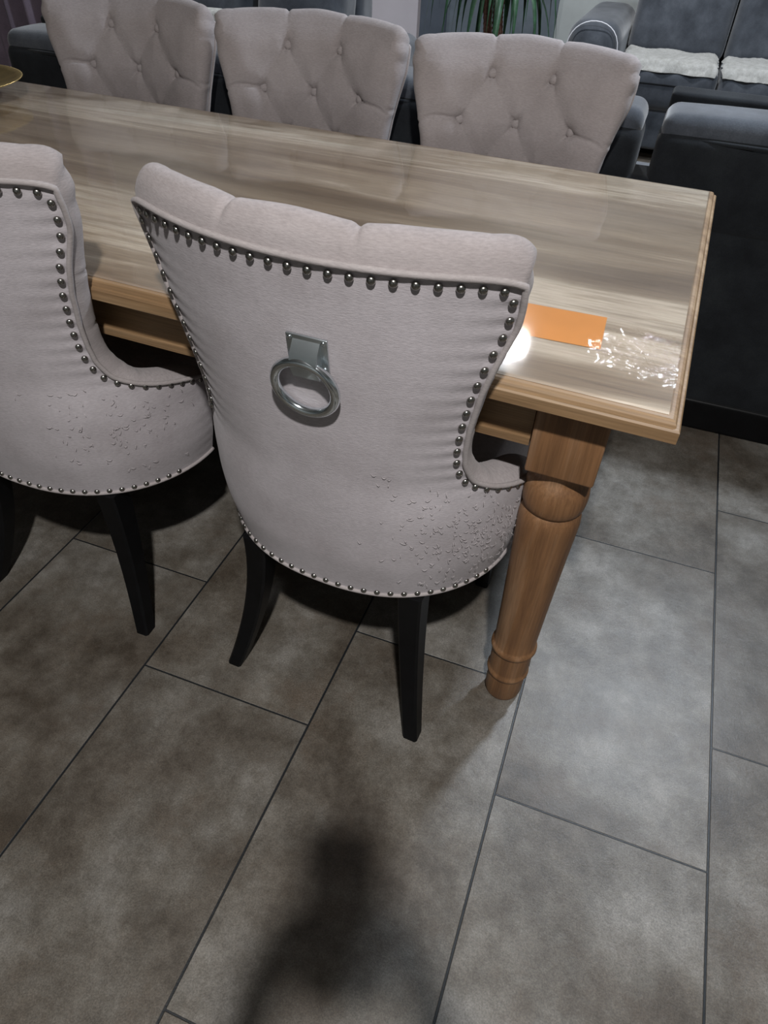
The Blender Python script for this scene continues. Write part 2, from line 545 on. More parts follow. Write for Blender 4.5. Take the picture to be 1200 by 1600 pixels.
def rail(name, x0, x1, y0, y1):
    mb = MB()
    def bx(a0, a1, b0, b1, c0, c1):
        V = [(x, y, z) for x in (a0, a1) for y in (b0, b1) for z in (c0, c1)]
        F = [(0, 1, 3, 2), (4, 6, 7, 5), (0, 4, 5, 1), (2, 3, 7, 6), (0, 2, 6, 4), (1, 5, 7, 3)]
        mb.add(V, F)
    bx(x0, x1, y0, y1, 0.648, TZ-0.0305)
    e = 0.005
    bx(x0-(e if x1-x0 < 0.1 else 0), x1+(e if x1-x0 < 0.1 else 0), y0-(e if y1-y0 < 0.1 else 0), y1+(e if y1-y0 < 0.1 else 0), 0.636, 0.648)
    return mb.build(name, M_OAK_EDGE, table, smooth=False)
LI = 0.0855
lx = (-0.1245, -TLEN+0.1245); ly = (LI, TDEP-LI)
rail('apron', lx[1]+0.052, lx[0]-0.052, ly[0]-0.036, ly[0]-0.014)
rail('apron', lx[1]+0.052, lx[0]-0.052, ly[1]+0.014, ly[1]+0.036)
rail('apron', lx[0]+0.014, lx[0]+0.036, ly[0]+0.052, ly[1]-0.052)
rail('apron', lx[1]-0.036, lx[1]-0.014, ly[0]+0.052, ly[1]-0.052)

leg_prof = [(0.029, 0.0), (0.034, 0.003), (0.0365, 0.012), (0.0370, 0.055), (0.0372, 0.066), (0.0395, 0.0685), (0.0412, 0.073), (0.0408, 0.078), (0.0385, 0.0815),
            (0.0382, 0.088), (0.0390, 0.125), (0.0395, 0.141), (0.0420, 0.1435), (0.0438, 0.148), (0.0433, 0.154), (0.0405, 0.1575), (0.0390, 0.162),
            (0.0398, 0.19), (0.0415, 0.26), (0.0440, 0.34), (0.0468, 0.42), (0.0488, 0.470), (0.0492, 0.487), (0.0482, 0.499), (0.0450, 0.5085),
            (0.0430, 0.5115), (0.0455, 0.5135), (0.0485, 0.520), (0.0500, 0.532), (0.0500, 0.545), (0.0485, 0.557), (0.0450, 0.566), (0.0415, 0.5715), (0.0390, 0.577), (0.0395, 0.586), (0.043, 0.593), (0.046, 0.597)]
for ax in lx:
    for ay in ly:
        V, F = lathe(leg_prof, 48)
        mb = MB().add(V, F, T(ax, ay, 0))
        h = 0.0500
        V, F = rbox(h, h, (TZ-0.031-0.597)/2, 0.004, 2, (0, 0, 0), 1)
        mb.add(V, F, T(ax, ay, (TZ-0.031+0.597)/2))
        o = mb.build('leg', M_OAK_LEG, table, smooth=True)
        shade_angle(o, 40)

# clear plastic cover lying on the table
def table_cover():
    nx, ny = 120, 60
    V = []
    x0, x1, y0, y1 = -TLEN+0.03, -0.014, 0.020, TDEP-0.02
    for j in range(ny+1):
        for i in range(nx+1):
            x = x0+(x1-x0)*i/nx; y = y0+(y1-y0)*j/ny
            V.append((x, y, TZ+0.0012))
    V2 = [(x, y, z+0.0013) for x, y, z in V]
    n = nx+1
    F = grid_faces(ny+1, nx+1, True)
    b = len(V)
    F += [tuple(b+k for k in f[::-1]) for f in grid_faces(ny+1, nx+1, True)]
    ring = [i for i in range(n)] + [j*n+n-1 for j in range(1, ny+1)] + [ny*n+i for i in range(n-2, -1, -1)] + [j*n for j in range(ny-1, 0, -1)]
    for a, c in zip(ring, ring[1:]+ring[:1]):
        F.append((a, c, b+c, b+a))
    o = link_mesh('table_cover', V+V2, F, M_FILM, None, smooth=False)
    o.location = (1.2008, 0.4934, 0); o.rotation_euler = (0, 0, TH)
    return o
tag(table_cover(), 'clear glossy plastic sheet lying over the oak table top, creased at its right corner', 'table cover')

# orange note under the plastic
pm = empty('paper_note', (1.0, 0.585, TZ+0.0005), 0.03)
V, F = [], []
for j in range(5):
    for i in range(9):
        V.append((-0.09+0.17*i/8, -0.050+0.1*j/4, 0.0001*sin(i)))
F = grid_faces(5, 9)
bpy.data.objects.remove(pm)
pn = link_mesh('paper_note', V, F, M_PAPER)
pn.location = (1.004, 0.682, TZ+0.0006); pn.rotation_euler = (0, 0, 0.03)
tag(pn, 'plain orange paper note slipped under the clear plastic by the ring-backed chair', 'paper')

# ------------------------------------------------------------------ dining chairs
A_T = [(.34, .266), (.40, .280), (.46, .287), (.5, .286), (.6, .292), (.7, .33), (.8, .385), (.92, .45), (1.0, .47)]
B_T = [(.34, .235), (.5, .245), (.6, .255), (.7, .275), (.8, .33), (.88, .41), (.92, .44), (1.0, .47)]
Y_T = [(.34, -.232), (.42, -.245), (.5, -.250), (.6, -.257), (.7, -.267), (.8, -.280), (.92, -.296), (1.0, -.31)]
P_T = [(.34, 90), (.527, 90), (.540, 82), (.552, 72), (.567, 60), (.582, 53), (.597, 48.5), (.63, 43.3), (.658, 41.2), (.707, 39.2), (.758, 37.3), (.803, 36.7), (.859, 36.7), (.89, 35.6), (.921, 34.1), (1.0, 33.9)]
ZB, ZT = 0.338, 0.922

def S(t, z):
    """point of the outer back shell, t in -1..1 across, z height"""
    A = smooth_table(A_T, z); B = smooth_table(B_T, z); yb = smooth_table(Y_T, z)
    ph = radians(smooth_table(P_T, z, 0.008))*t
    wrap = 0.005*abs(t)**8*max(0.0, min(1.0, (z-0.60)/0.05))*max(0.0, min(1.0, (0.90-z)/0.05))
    low = max(0.0, min(1.0, (0.60-z)/0.10))
    ex = 1-0.13*low*low*(3-2*low)
    sx = abs(sin(ph))**ex*(1 if ph >= 0 else -1)
    return Vector((A*sx, yb+B*(1-cos(ph))+wrap, z))

def S_grid(t, s):
    zt = ZT - 0.009*abs(t)**14 + 0.004*(1-t*t)
    z = ZB+(zt-ZB)*s
    return S(t, z)

def nrm(t, s):
    e = 1e-3
    a = S_grid(min(1, t+e), s)-S_grid(max(-1, t-e), s)
    b = S_grid(t, min(1, s+e))-S_grid(t, max(0, s-e))
    n = a.cross(b)
    n.normalize()
    if n.y > 0 and abs(t) < 0.5: n = -n
    # outward = away from the centre line of the seat
    c = S_grid(t, s); o = Vector((c.x, c.y-0.02, 0))
    if n.dot(o) < 0: n = -n
    return n

NR, NC = 144, 144
lat = {0: (.882, (-.08, .08)), 1: (.785, (-.152, 0, .152)), 2: (.69, (-.08, .08)), 3: (.60, (-.15, 0, .15))}
segs = []
rows = [lat[i] for i in range(4)]
for (z1, xs1), (z2, xs2) in zip(rows, rows[1:]):
    for a in xs1:
        for b_ in xs2:
            if abs(a-b_) < 0.085: segs.append(((a, z1), (b_, z2)))
segs += [((-.08, .882), (-.086, .99)), ((.08, .882), (.086, .99)), ((.152, .785), (.30, .782)), ((-.152, .785), (-.30, .782))]
BUTTONS = [(x, z) for z, xs in rows for x in xs]

def seg_dist(px, pz, s):
    (ax, az), (bx, bz) = s
    dx, dz = bx-ax, bz-az
    L2 = dx*dx+dz*dz
    t = max(0, min(1, ((px-ax)*dx+(pz-az)*dz)/L2))
    # slight bow of the fold
    bow = 0.008*sin(pi*t)*(1 if dx > 0 else -1)
    qx, qz = ax+dx*t, az+dz*t+bow
    return sqrt((px-qx)**2+(pz-qz)**2)

def pad(x, z):
    d = min(seg_dist(x, z, s) for s in segs)
    b = min(sqrt((x-bx)**2+(z-bz)**2) for bx, bz in BUTTONS)
    h = 0.012
    h -= 0.0075*exp(-(d/0.0036)**2)*1.15 + 0.0065*exp(-(d/0.024)**2)
    h -= 0.010*exp(-(b/0.015)**2)
    return h

def build_chair_meshes():
    R = {}
    out = [[S_grid(-1+2*j/(NC-1), i/(NR-1)) for j in range(NC)] for i in range(NR)]
    nor = [[nrm(-1+2*j/(NC-1), i/(NR-1)) for j in range(NC)] for i in range(NR)]
    # ---- outer panel with small puckers along its nailed edges
    V = []
    for i in range(NR):
        for j in range(NC):
            t = -1+2*j/(NC-1); s = i/(NR-1)
            p = out[i][j].copy()
            wid = (out[i][NC-1]-out[i][0]).length/2
            de = (1-abs(t))*wid
            pk = 0.0016*sin(p.z*2*pi/0.0235)*exp(-(de/0.028))*(1 if p.z > .56 else 0.2)*min(1, de/0.006)
            dt = (1-s)*0.58
            pk += 0.0008*sin(p.x*2*pi/0.023)*exp(-(dt/0.02))*min(1, dt/0.006)
            bulge = 0.004*(1-t*t)*sin(pi*s)
            V.append(p+nor[i][j]*(pk+bulge))
    R['panel'] = (V, grid_faces(NR, NC))
    # ---- inner cushion
    inn = []
    for i in range(NR):
        row = []
        for j in range(NC):
            t = -1+2*j/(NC-1); s = i/(NR-1)
            p = out[i][j]
            Tk = 0.066 - 0.006*s
            Tk -= 0.003*abs(t)**3*max(0, min(1, (p.z-.62)/.06))*max(0, min(1, (.93-p.z)/.06))
            wid = (out[i][NC-1]-out[i][0]).length/2
            es = max(0, 1-(1-abs(t))*wid/0.055)**2
            et = max(0, 1-(1-s)*0.58/0.055)**2
            edge = es+et-es*et
            Tk -= 0.008*(es+et-es*et)
            q = p - nor[i][j]*Tk
            xx = p.x
            q = q - nor[i][j]*pad(xx, p.z)*(1-0.5*edge)
            # spread the inner face a little outwards so the border leans
            row.append(q)
        inn.append(row)
    V = [p for r in inn for p in r]
    F = grid_faces(NR, NC, True)
    idx = lambda i, j: i*NC+j
    loop = [(i, 0) for i in range(NR)] + [(NR-1, j) for j in range(1, NC)] + [(i, NC-1) for i in range(NR-2, -1, -1)]
    K = 9
    base = len(V)
    nL = len(loop)
    strips = []
    for n_, (i, j) in enumerate(loop):
        P = out[i][j]
        # outward direction inside the shell, blended round the corner
        side = (out[i][j]-out[i][1 if j < NC/2 else NC-2]) if j in (0, NC-1) else Vector((0, 0, 0))
        topd = (out[NR-1][j]-out[NR-3][j])
        t = -1+2*j/(NC-1); s = i/(NR-1)
        tv = topd.normalized()
        sv = (out[i][0]-out[i][2]).normalized() if t < 0 else (out[i][NC-1]-out[i][NC-3]).normalized()
        if j in (0, NC-1):
            k = max(0, 1-(1-s)*0.58/0.028); ws, wt = 1-0.35*k, 0.75*k
        else:
            k = max(0, 1-(1-abs(t))*0.24/0.028); ws, wt = 0.65*k, 1-0.25*k
        e = (sv*ws+tv*wt)
        if e.length > 0: e.normalize()
        if j in (0, NC-1):
            h = 0.013+0.012*max(0.0, min(1.0, (0.90-P.z)/0.12))+0.011*k
            z = P.z
            h -= 0.0025*exp(-((z-.785)/.004)**2)+0.002*exp(-((z-.69)/.004)**2)
            if z < .58: h *= 0.8
            if z < .50: h *= 0.4
        else:
            h = 0.030+0.006*k
            h += (0.0022*cos(P.x/0.083*pi) if abs(P.x) < 0.124 else 0.0)*(1-k)
            h -= 0.006*exp(-((abs(P.x)-.083)/.005)**2)
            h += 0.003*(1-t*t)
        if i > NR-10 and (j < 8 or j > NC-9): h -= 0.007*exp(-((NR-1-i)+min(j, NC-1-j))**2/5.0)
        row = []
        Q = inn[i][j]
        for q in range(1, K+1):
            f = q/(K+1)
            pt = Q.lerp(P, f)
            pt = pt + e*(h*(sin(pi*f**0.9))**(0.62 if j not in (0, NC-1) else 0.78))
            row.append(len(V)); V.append(pt)
        row.append(len(V)); V.append(P - nor[i][j]*0.0005)
        strips.append(row)
    for a in range(nL-1):
        ra, rb = [idx(*loop[a])]+strips[a], [idx(*loop[a+1])]+strips[a+1]
        for q in range(len(ra)-1):
            F.append((ra[q], ra[q+1], rb[q+1], rb[q]))
    # underside
    b0 = [idx(0, j) for j in range(NC)]
    c0 = []
    for j in range(NC):
        c0.append(len(V)); V.append(out[0][j]+Vector((0, 0, 0)))
    for j in range(NC-1):
        F.append((b0[j], b0[j+1], c0[j+1], c0[j]))
    R['cushion'] = (V, F)
    # ---- piping along the nailed edge
    path = []
    for (i, j) in loop:
        if i/(NR-1)*0.58+ZB > 0.50 or True:
            path.append(out[i][j] + nor[i][j]*0.0015)
    path = [p for p in path if p.z > 0.50]
    R['piping'] = tube(path, 0.0042, 8)
    # rim welt along the bottom
    R['welt'] = tube([out[0][j]+nor[0][j]*0.001 + Vector((0, 0, 0.003)) for j in range(NC)], 0.004, 6)
    # ---- nail positions: (point, normal)
    def resample(pts, step):
        res = []; acc = 0.0; last = pts[0]
        res.append(pts[0]); nxt = step
        for a, b_ in zip(pts, pts[1:]):
            d = (b_[0]-a[0]).length
            while acc+d >= nxt:
                f = (nxt-acc)/d
                res.append((a[0].lerp(b_[0], f), a[1].lerp(b_[1], f).normalized()))
                nxt += step
            acc += d
        return res
    edge = []
    for (i, j) in loop:
        s = i/(NR-1); t = -1+2*j/(NC-1)
        z = S_grid(t, s).z
        if z < 0.523: continue
        wid = (out[i][NC-1]-out[i][0]).length/2
        tt = max(-1+0.0115/wid, min(1-0.0115/wid, t)); ss = min(s, 1-0.0115/0.58)
        p = S_grid(tt, ss); n = nrm(tt, ss)
        if edge and (p-edge[-1][0]).length < 1e-4: continue
        edge.append((p+n*0.002, n))
    R['nails_edge'] = resample(edge, 0.0236)
    rim = []
    for j in range(NC):
        t = -1+2*j/(NC-1)
        if abs(t) > 0.80: continue
        p = S_grid(t, 0.016); n = nrm(t, 0.016)
        rim.append((p+n*0.0012, n))
    R['nails_rim'] = resample(rim, 0.0225)
    return R

CM = build_chair_meshes()

# one nail head mesh
def nail_mesh():
    V, F = [], []
    prof = [(0.0052, 0.0), (0.0053, 0.0008), (0.0048, 0.0022), (0.0037, 0.0034), (0.0020, 0.0041), (0.0003, 0.0044)]
    V, F = lathe(prof, 12)
    me = bpy.data.meshes.new('nail_head')
    me.from_pydata([tuple(v) for v in V], [], F)
    for p in me.polygons: p.use_smooth = True
    me.materials.append(M_NAIL)
    return me
NAIL = nail_mesh()

def sabre_leg(top, foot, w0, w1, d0, d1, bow):
    n = 12
    V = []; F = []
    for i in range(n+1):
        f = i/n
        # stays upright at first, then sweeps out
        g = f**1.9
        x = top[0]+(foot[0]-top[0])*g
        y = top[1]+(foot[1]-top[1])*g + bow*sin(pi*f)
        z = top[2]*(1-f)
        w = w0+(w1-w0)*f; d = d0+(d1-d0)*f
        c = 0.004
        ring = [(-w/2+c, -d/2), (w/2-c, -d/2), (w/2, -d/2+c), (w/2, d/2-c), (w/2-c, d/2), (-w/2+c, d/2), (-w/2, d/2-c), (-w/2, -d/2+c)]
        for a, b_ in ring:
            V.append((x+a, y+b_, z))
    for i in range(n):
        for k in range(8):
            F.append((i*8+k, (i+1)*8+k, (i+1)*8+(k+1) % 8, i*8+(k+1) % 8))
    F.append(tuple(range(8))); F.append(tuple(n*8+k for k in range(8))[::-1])
    return V, F

def make_chair(nails=True):
    root = empty('dining_chair', (0, 0, 0))
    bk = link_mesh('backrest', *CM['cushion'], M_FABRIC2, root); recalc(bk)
    pn_ = link_mesh('back_panel', *CM['panel'], M_FABRIC, root)
    recalc(pn_)
    pp = link_mesh('piping', *CM['piping'], M_PIPING, root)
    link_mesh('rim_welt', *CM['welt'], M_PIPING, root)
    for (bx, bz) in BUTTONS[:5]:
        # find the shell position under the button
        best = None
        for a in range(0, 101):
            t = -1+a/50
            p = S(t, bz)
            if best is None or abs(p.x-bx) < best[0]: best = (abs(p.x-bx), t)
        s = (bz-ZB)/(ZT-ZB)
        t = best[1]
        n = nrm(t, s)
        p = S(t, bz) - n*(0.0655+pad(bx, bz))
        prof_ = [(0.0095, -0.003), (0.0105, 0.001), (0.0100, 0.004), (0.0075, 0.0065), (0.004, 0.0078), (0.0004, 0.0082)]
        V, F = lathe(prof_, 18)
        q = (-n).to_track_quat('Z', 'Y').to_matrix().to_4x4()
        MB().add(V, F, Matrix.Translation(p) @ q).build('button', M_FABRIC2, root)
    # seat: upholstered box with a crowned top
    V, F = rbox(0.232, 0.190, 0.078, 0.03, 6, (0.004, 0.004, 0.016), 8)
    V2 = []
    for v in V:
        f = (v.y+0.19)/0.38
        V2.append(Vector((v.x*(0.96+0.10*f), v.y+0.035, v.z+0.415)))
    link_mesh('seat', V2, F, M_FABRIC, root)
    # black frame under the upholstery
    V, F = rbox(0.205, 0.185, 0.012, 0.004, 2, (0, 0, 0), 2)
    MB().add([Vector((v.x*(1.0 if v.y > -0.05 else 1-0.9*(abs(v.y)-0.05)), v.y, v.z)) for v in V], F, T(0, 0.02, 0.328)).build('seat_frame', M_BLACKWOOD, root)
    for sx in (-1, 1):
        V, F = sabre_leg((sx*0.152, -0.178, 0.338), (sx*0.198, -0.243, 0), 0.044, 0.030, 0.052, 0.032, 0.004)
        o = link_mesh('leg', V, F, M_BLACKWOOD, root); shade_angle(o, 40)
        V, F = sabre_leg((sx*0.195, 0.175, 0.338), (sx*0.200, 0.190, 0), 0.046, 0.030, 0.046, 0.030, 0.0)
        o = link_mesh('leg', V, F, M_BLACKWOOD, root); shade_angle(o, 40)
    if nails:
        cnt = 0
        for (p, n) in CM['nails_edge'] + CM['nails_rim']:
            o = bpy.data.objects.new('nail_head', NAIL)
            COL.objects.link(o); o.parent = root
            o.location = p
            o.rotation_mode = 'QUATERNION'
            o.rotation_quaternion = n.to_track_quat('Z', 'Y')
            cnt += 1
        print('nails per chair', cnt)
    return root

def copy_tree(o, parent=None):
    c = o.copy(); COL.objects.link(c)
    if parent: c.parent = parent
    for ch in o.children: copy_tree(ch, c)
    return c

GC = 'upholstered dining chairs round the oak table'
chairA = make_chair(True)
plain_chair = make_chair(False)
chairB = copy_tree(chairA)
chairA.location = (0.757, 0.668, 0); chairA.rotation_euler = (0, 0, -0.063)
chairB.location = (0.124, 0.676, 0); chairB.rotation_euler = (0, 0, 0.0)
tag(chairA, 'pinkish grey studded dining chair with a chrome ring on its back, beside the turned leg', 'chair', GC)
tag(chairB, 'pinkish grey studded dining chair cut off by the left edge, left of the ring-backed chair', 'chair', GC)
fars = [((0.763, 1.350), pi+0.055, 'tufted pinkish grey chair across the table, rightmost of the three buttoned backs'),
        ((0.216, 1.392), pi+0.055, 'tufted pinkish grey chair across the table, middle of the three with buttoned backs'),
        ((-0.321, 1.395), pi+0.05, 'tufted pinkish grey chair across the table, leftmost of the three with buttoned backs')]
for k, ((x, y), r, lab) in enumerate(fars):
    c = plain_chair if k == 0 else copy_tree(plain_chair)
    c.location = (x, y, 0); c.rotation_euler = (0, 0, r)
    tag(c, lab, 'chair', GC)

# knocker ring on chair A
def knocker(root):
    t0 = 0.10
    zc = 0.808
    s = (zc-ZB)/(ZT-ZB)
    n = nrm(t0, s)
    p = S(t0, zc)+n*0.004
    zax = n
    up = Vector((0, 0, 1)); up = (up-n*up.dot(n)).normalized()
    xax = up.cross(zax).normalized()
    m4 = Matrix.Identity(4)
    for i in range(3):
        m4[i][0] = xax[i]; m4[i][1] = up[i]; m4[i][2] = zax[i]; m4[i][3] = p[i]
    V, F = rbox(0.0265, 0.0235, 0.0018, 0.001, 2, (0, 0, 0), 1)
    kp = MB().add(V, F, m4 @ T(0, 0, 0.0012)).build('knocker_plate', M_BRUSHED, root); shade_angle(kp, 30)
    for sx in (-1, 1):
        for sy in (-1, 1):
            V, F = lathe([(0.0032, 0), (0.0030, 0.001), (0.0018, 0.0016), (0.0003, 0.0018)], 12)
            MB().add(V, F, m4 @ T(sx*0.0215, sy*0.0185, 0.0028)).build('screw', M_CHROME, kp)
    # folded strap: slopes out from the plate, then turns down round the ring
    prof2 = [(0.018, 0.003), (0.006, 0.014), (-0.002, 0.0185), (-0.010, 0.020), (-0.030, 0.0125), (-0.0315, 0.0105), (-0.012, 0.003)]
    V = []; F = []
    hw = 0.0175
    for sx in (-hw, hw):
        for (yy, zz) in prof2: V.append(Vector((sx, yy, zz)))
    k = len(prof2)
    for i in range(k):
        F.append((i, (i+1) % k, k+(i+1) % k, k+i))
    F.append(tuple(range(k))[::-1]); F.append(tuple(range(k, 2*k)))
    st = MB().add(V, F, m4).build('strap', M_BRUSHED, kp); recalc(st); shade_angle(st, 25)
    # ring
    RR = 0.0405
    path = []
    for a in range(64):
        th = 2*pi*a/64
        path.append(Vector((RR*cos(th), RR*sin(th), 0)))
    V, F = tube(path, 0.0064, 16, True)
    MB().add(V, F, m4 @ T(-0.004, -0.046, 0.0120, radians(4), 0, 0)).build('ring_pull', M_CHROME, root)
knocker(chairA)

def loose_threads(root, n, tr, zr, seed):
    rnd = random.Random(seed)
    mb = MB()
    for _ in range(n):
        t = rnd.gauss(tr[0], tr[1]); z = rnd.gauss(zr[0], zr[1])
        if not (0.36 < z < 0.62) or abs(t) > 0.9: continue
        s = (z-ZB)/(ZT-ZB)
        p = S(t, z); nn = nrm(t, s)
        a = rnd.uniform(0, 2*pi)
        tx = Vector((0, 0, 1)).cross(nn).normalized(); tz = nn.cross(tx)
        d = tx*cos(a)+tz*sin(a)
        L = rnd.uniform(0.004, 0.011)
        sd = nn.cross(d)
        cv = rnd.uniform(-0.4, 0.4)
        pts = [p+nn*0.0035+d*(L*f)+sd*(cv*L*f*f)+nn*(0.0022*sin(pi*f)) for f in (0, .33, .66, 1)]
        V, F = tube(pts, [0.00025, 0.0004, 0.00035, 0.0002], 5)
        mb.add(V, F)
    o = mb.build('snagged_threads', M_THREAD, root)
    o['kind'] = 'stuff'
loose_threads(chairA, 260, (0.58, 0.16), (0.475, 0.055), 3)
loose_threads(chairB, 110, (0.50, 0.18), (0.50, 0.05), 5)

# ------------------------------------------------------------------ near sofa (seen from behind)
def cushion(name, parent, mat, cx, cy, cz, sx, sy, sz, r, puff, rx=0, ry=0, rz=0, n=5, m=8):
    V, F = rbox(sx, sy, sz, r, n, puff, m)
    return MB().add(V, F, T(cx, cy, cz, rx, ry, rz)).build(name, mat, parent)

def seam(name, parent, mat, pts, r=0.004):
    V, F = tube(pts, r, 8)
    return MB().add(V, F).build(name, mat, parent)

def sofa_front(root, x0, x1, n, yf, depth, seat_z, top_z, arm_w, arm_z, skip_arm=()):
    """sofa facing -y: yf front of the seat"""
    W = (x1-x0-2*arm_w)/n
    cushion('base', root, M_SOFA, (x0+x1)/2, yf+depth/2+0.02, 0.175, (x1-x0)/2-0.02, depth/2-0.02, 0.125, 0.02, (0, 0, 0))
    for k in range(n):
        cx = x0+arm_w+W*(k+0.5)
        s = cushion('seat_cushion', root, M_SOFA, cx, yf+0.29, seat_z-0.095, W/2-0.003, 0.31, 0.10, 0.045, (0.0, 0.02, 0.03))
        seam('seat_seam', s, M_SOFABACK, [(cx-W/2+0.02, yf-0.026, seat_z-0.075), (cx-W/4, yf-0.038, seat_z-0.07), (cx, yf-0.042, seat_z-0.068), (cx+W/4, yf-0.038, seat_z-0.07), (cx+W/2-0.02, yf-0.026, seat_z-0.075)])
        f = cushion('front_panel', root, M_SOFA, cx, yf+0.045, (seat_z-0.19+0.06)/2, W/2-0.004, 0.03, (seat_z-0.19-0.06)/2, 0.02, (0, 0.01, 0))
        hgt = (top_z-seat_z+0.04)/2
        b = cushion('back_cushion', root, M_SOFA, cx, yf+0.54, seat_z-0.03+hgt, W/2-0.004, 0.10, hgt, 0.055, (0, 0.045, 0.02), rx=radians(-14))
        yy = yf+0.47
        zz = seat_z+0.16
        seam('cushion_fold', b, M_SOFABACK, [(cx-W/2+0.03, yf+0.455, zz+0.02), (cx-W/4, yf+0.418, zz-0.005), (cx, yf+0.408, zz-0.012), (cx+W/4, yf+0.418, zz-0.005), (cx+W/2-0.03, yf+0.455, zz+0.02)], 0.005)
    cushion('back_frame', root, M_SOFA, (x0+x1)/2, yf+depth-0.10, top_z/2, (x1-x0)/2-arm_w-0.005, 0.09, top_z/2-0.03, 0.04, (0, 0, 0))
    for k, cx in enumerate((x0+arm_w/2, x1-arm_w/2)):
        if k in skip_arm: continue
        cushion('armrest', root, M_SOFA, cx, yf+depth/2-0.03, (arm_z+0.05)/2, arm_w/2-0.004, depth/2+0.02, (arm_z-0.05)/2, min(0.10, arm_w/2-0.01), (0.0, 0.01, 0.0), n=6)

sofaA = empty('sofa', (0.9, 2.1, 0))
tag(sofaA, 'charcoal sofa with shade-darkened back standing behind the three tufted chairs, seen from behind', 'sofa')
for_x0, for_x1 = -0.92, 3.10
ZS = -0.018
def A(x): return x-0.9
def Ay(y): return y-2.1+0.055
# frame back: slightly lighter lower panel above a dark plinth
cushion('frame_back', sofaA, M_SOFABACK, A((for_x0+for_x1)/2), Ay(1.715), 0.385, (for_x1-for_x0)/2, 0.065, 0.295, 0.02, (0, 0, 0))
cushion('plinth', sofaA, M_BLACKWOOD, A((for_x0+for_x1)/2), Ay(2.05), 0.050, (for_x1-for_x0)/2-0.02, 0.40, 0.050, 0.01, (0, 0, 0))
cushion('base', sofaA, M_SOFABACK, A((for_x0+for_x1)/2), Ay(2.15), 0.22, (for_x1-for_x0)/2-0.02, 0.40, 0.12, 0.02, (0, 0, 0))
spans = [(-0.90, 0.0), (0.012, 0.50), (0.512, 1.045), (1.072, 2.0), (2.012, 2.9)]
for (a, b_) in spans:
    cx = (a+b_)/2; w = (b_-a)/2
    bc = cushion('back_cushion', sofaA, M_SOFABACK, A(cx), Ay(1.735), 0.695+ZS, w-0.004, 0.085, 0.115, 0.035, (0.0, 0.015, 0.0))
    cushion('head_roll', bc, M_SOFA, A(cx), Ay(1.748), 0.808+ZS, w-0.008, 0.088, 0.032, 0.030, (0.0, 0.0, 0.014))  # lighter cloth than the cushion, standing for lamp light from above
    zt = 0.797+ZS
    seam('piping', bc, M_SOFABACK, [(A(a+0.02), Ay(1.668), zt-0.004), (A(a+w*0.5), Ay(1.645), zt), (A(cx), Ay(1.642), zt), (A(b_-w*0.5), Ay(1.645), zt), (A(b_-0.02), Ay(1.668), zt-0.004)], 0.005)
    cushion('headrest_flap', bc, M_SOFABACK, A(a+min(0.14, w*0.6)), Ay(1.86), 0.833+ZS, min(0.13, w*0.55), 0.025, 0.03, 0.012, (0, 0, 0), rx=radians(15))
for k, (a, b_) in enumerate([(-0.75, 0.5), (0.51, 1.75), (1.76, 2.9)]):
    cushion('seat_cushion', sofaA, M_SOFA, A((a+b_)/2), Ay(2.25), 0.40, (b_-a)/2, 0.32, 0.08, 0.04, (0, 0.01, 0.02))
for cx in (-0.87, 3.0):
    cushion('armrest', sofaA, M_SOFA, A(cx), Ay(2.20), 0.33, 0.115, 0.38, 0.23, 0.08, (0, 0, 0))

# far sofa facing the camera
sofaB = empty('sofa', (1.6, 4.7, 0))
tag(sofaB, 'charcoal reclining sofa at the top right with white fleece throws on its seats', 'sofa')
tmp = empty('sofa_tmp', (0, 0, 0))
sofa_front(sofaB, 0.43-1.6, 3.27-1.6, 4, 4.50-4.7, 0.95, 0.47, 1.02, 0.31, 0.66)
bpy.data.objects.remove(tmp)
# white cord lying over its left arm
seam_pts = []
for k in range(17):
    a = pi*(k/16)
    seam_pts.append((0.585-0.145*cos(a), 4.452, 0.46+0.200*(sin(a))**0.6 if sin(a) > 0 else 0.46))
seam_pts = [(x, y, max(0.30, z)) for x, y, z in seam_pts]
o = seam('charging_cable', None, M_CORD, seam_pts + [(0.73, 4.452, 0.34)], 0.003)
tag(o, 'thin white cable draped over the rounded arm of the far right sofa', 'cable')

def throw_mesh(name, x0, x1, yf, yb, z, label, seed):
    rnd = random.Random(seed)
    nx, ny = 46, 30
    ph = [rnd.uniform(0, 6) for _ in range(8)]
    def fz(x, y):
        return 0.003*sin(x*30+ph[0]+y*20)+0.0025*sin(y*40+ph[1]+x*23)+0.002*sin(x*140+ph[2])*sin(y*120+ph[3])
    V = []
    for side in (1, 0):
        for j in range(ny+1):
            for i in range(nx+1):
                u = i/nx; w = j/ny
                x = x0+(x1-x0)*u; y = yf+(yb-yf)*w
                zz = z+fz(x, y) if side else z-0.026
                if w < 0.12:
                    zz -= 0.03*(1-w/0.12)**2
                e = min(u, 1-u, w*0.7, (1-w)*0.7)
                if side and e < 0.04: zz -= 0.026*(1-e/0.04)
                V.append((x+0.01*sin(y*50+ph[4]), y+0.008*sin(x*40+ph[5]), zz))
    n = nx+1
    F = grid_faces(ny+1, n)
    b = len(V)//2
    F += [tuple(b+q for q in f[::-1]) for f in grid_faces(ny+1, n)]
    ring = [i for i in range(n)] + [j*n+n-1 for j in range(1, ny+1)] + [ny*n+i for i in range(n-2, -1, -1)] + [j*n for j in range(ny-1, 0, -1)]
    for a, c in zip(ring, ring[1:]+ring[:1]):
        F.append((a, b+a, b+c, c))
    o = link_mesh(name, V, F, M_FLUFF)
    tag(o, label, 'throw', 'white fleece throws on the far sofa')
    return o
throw_mesh('fleece_throw', 0.755, 1.27, 4.465, 4.86, 0.514, 'white fleece throw on the sofa seat nearest its cabled arm', 1)
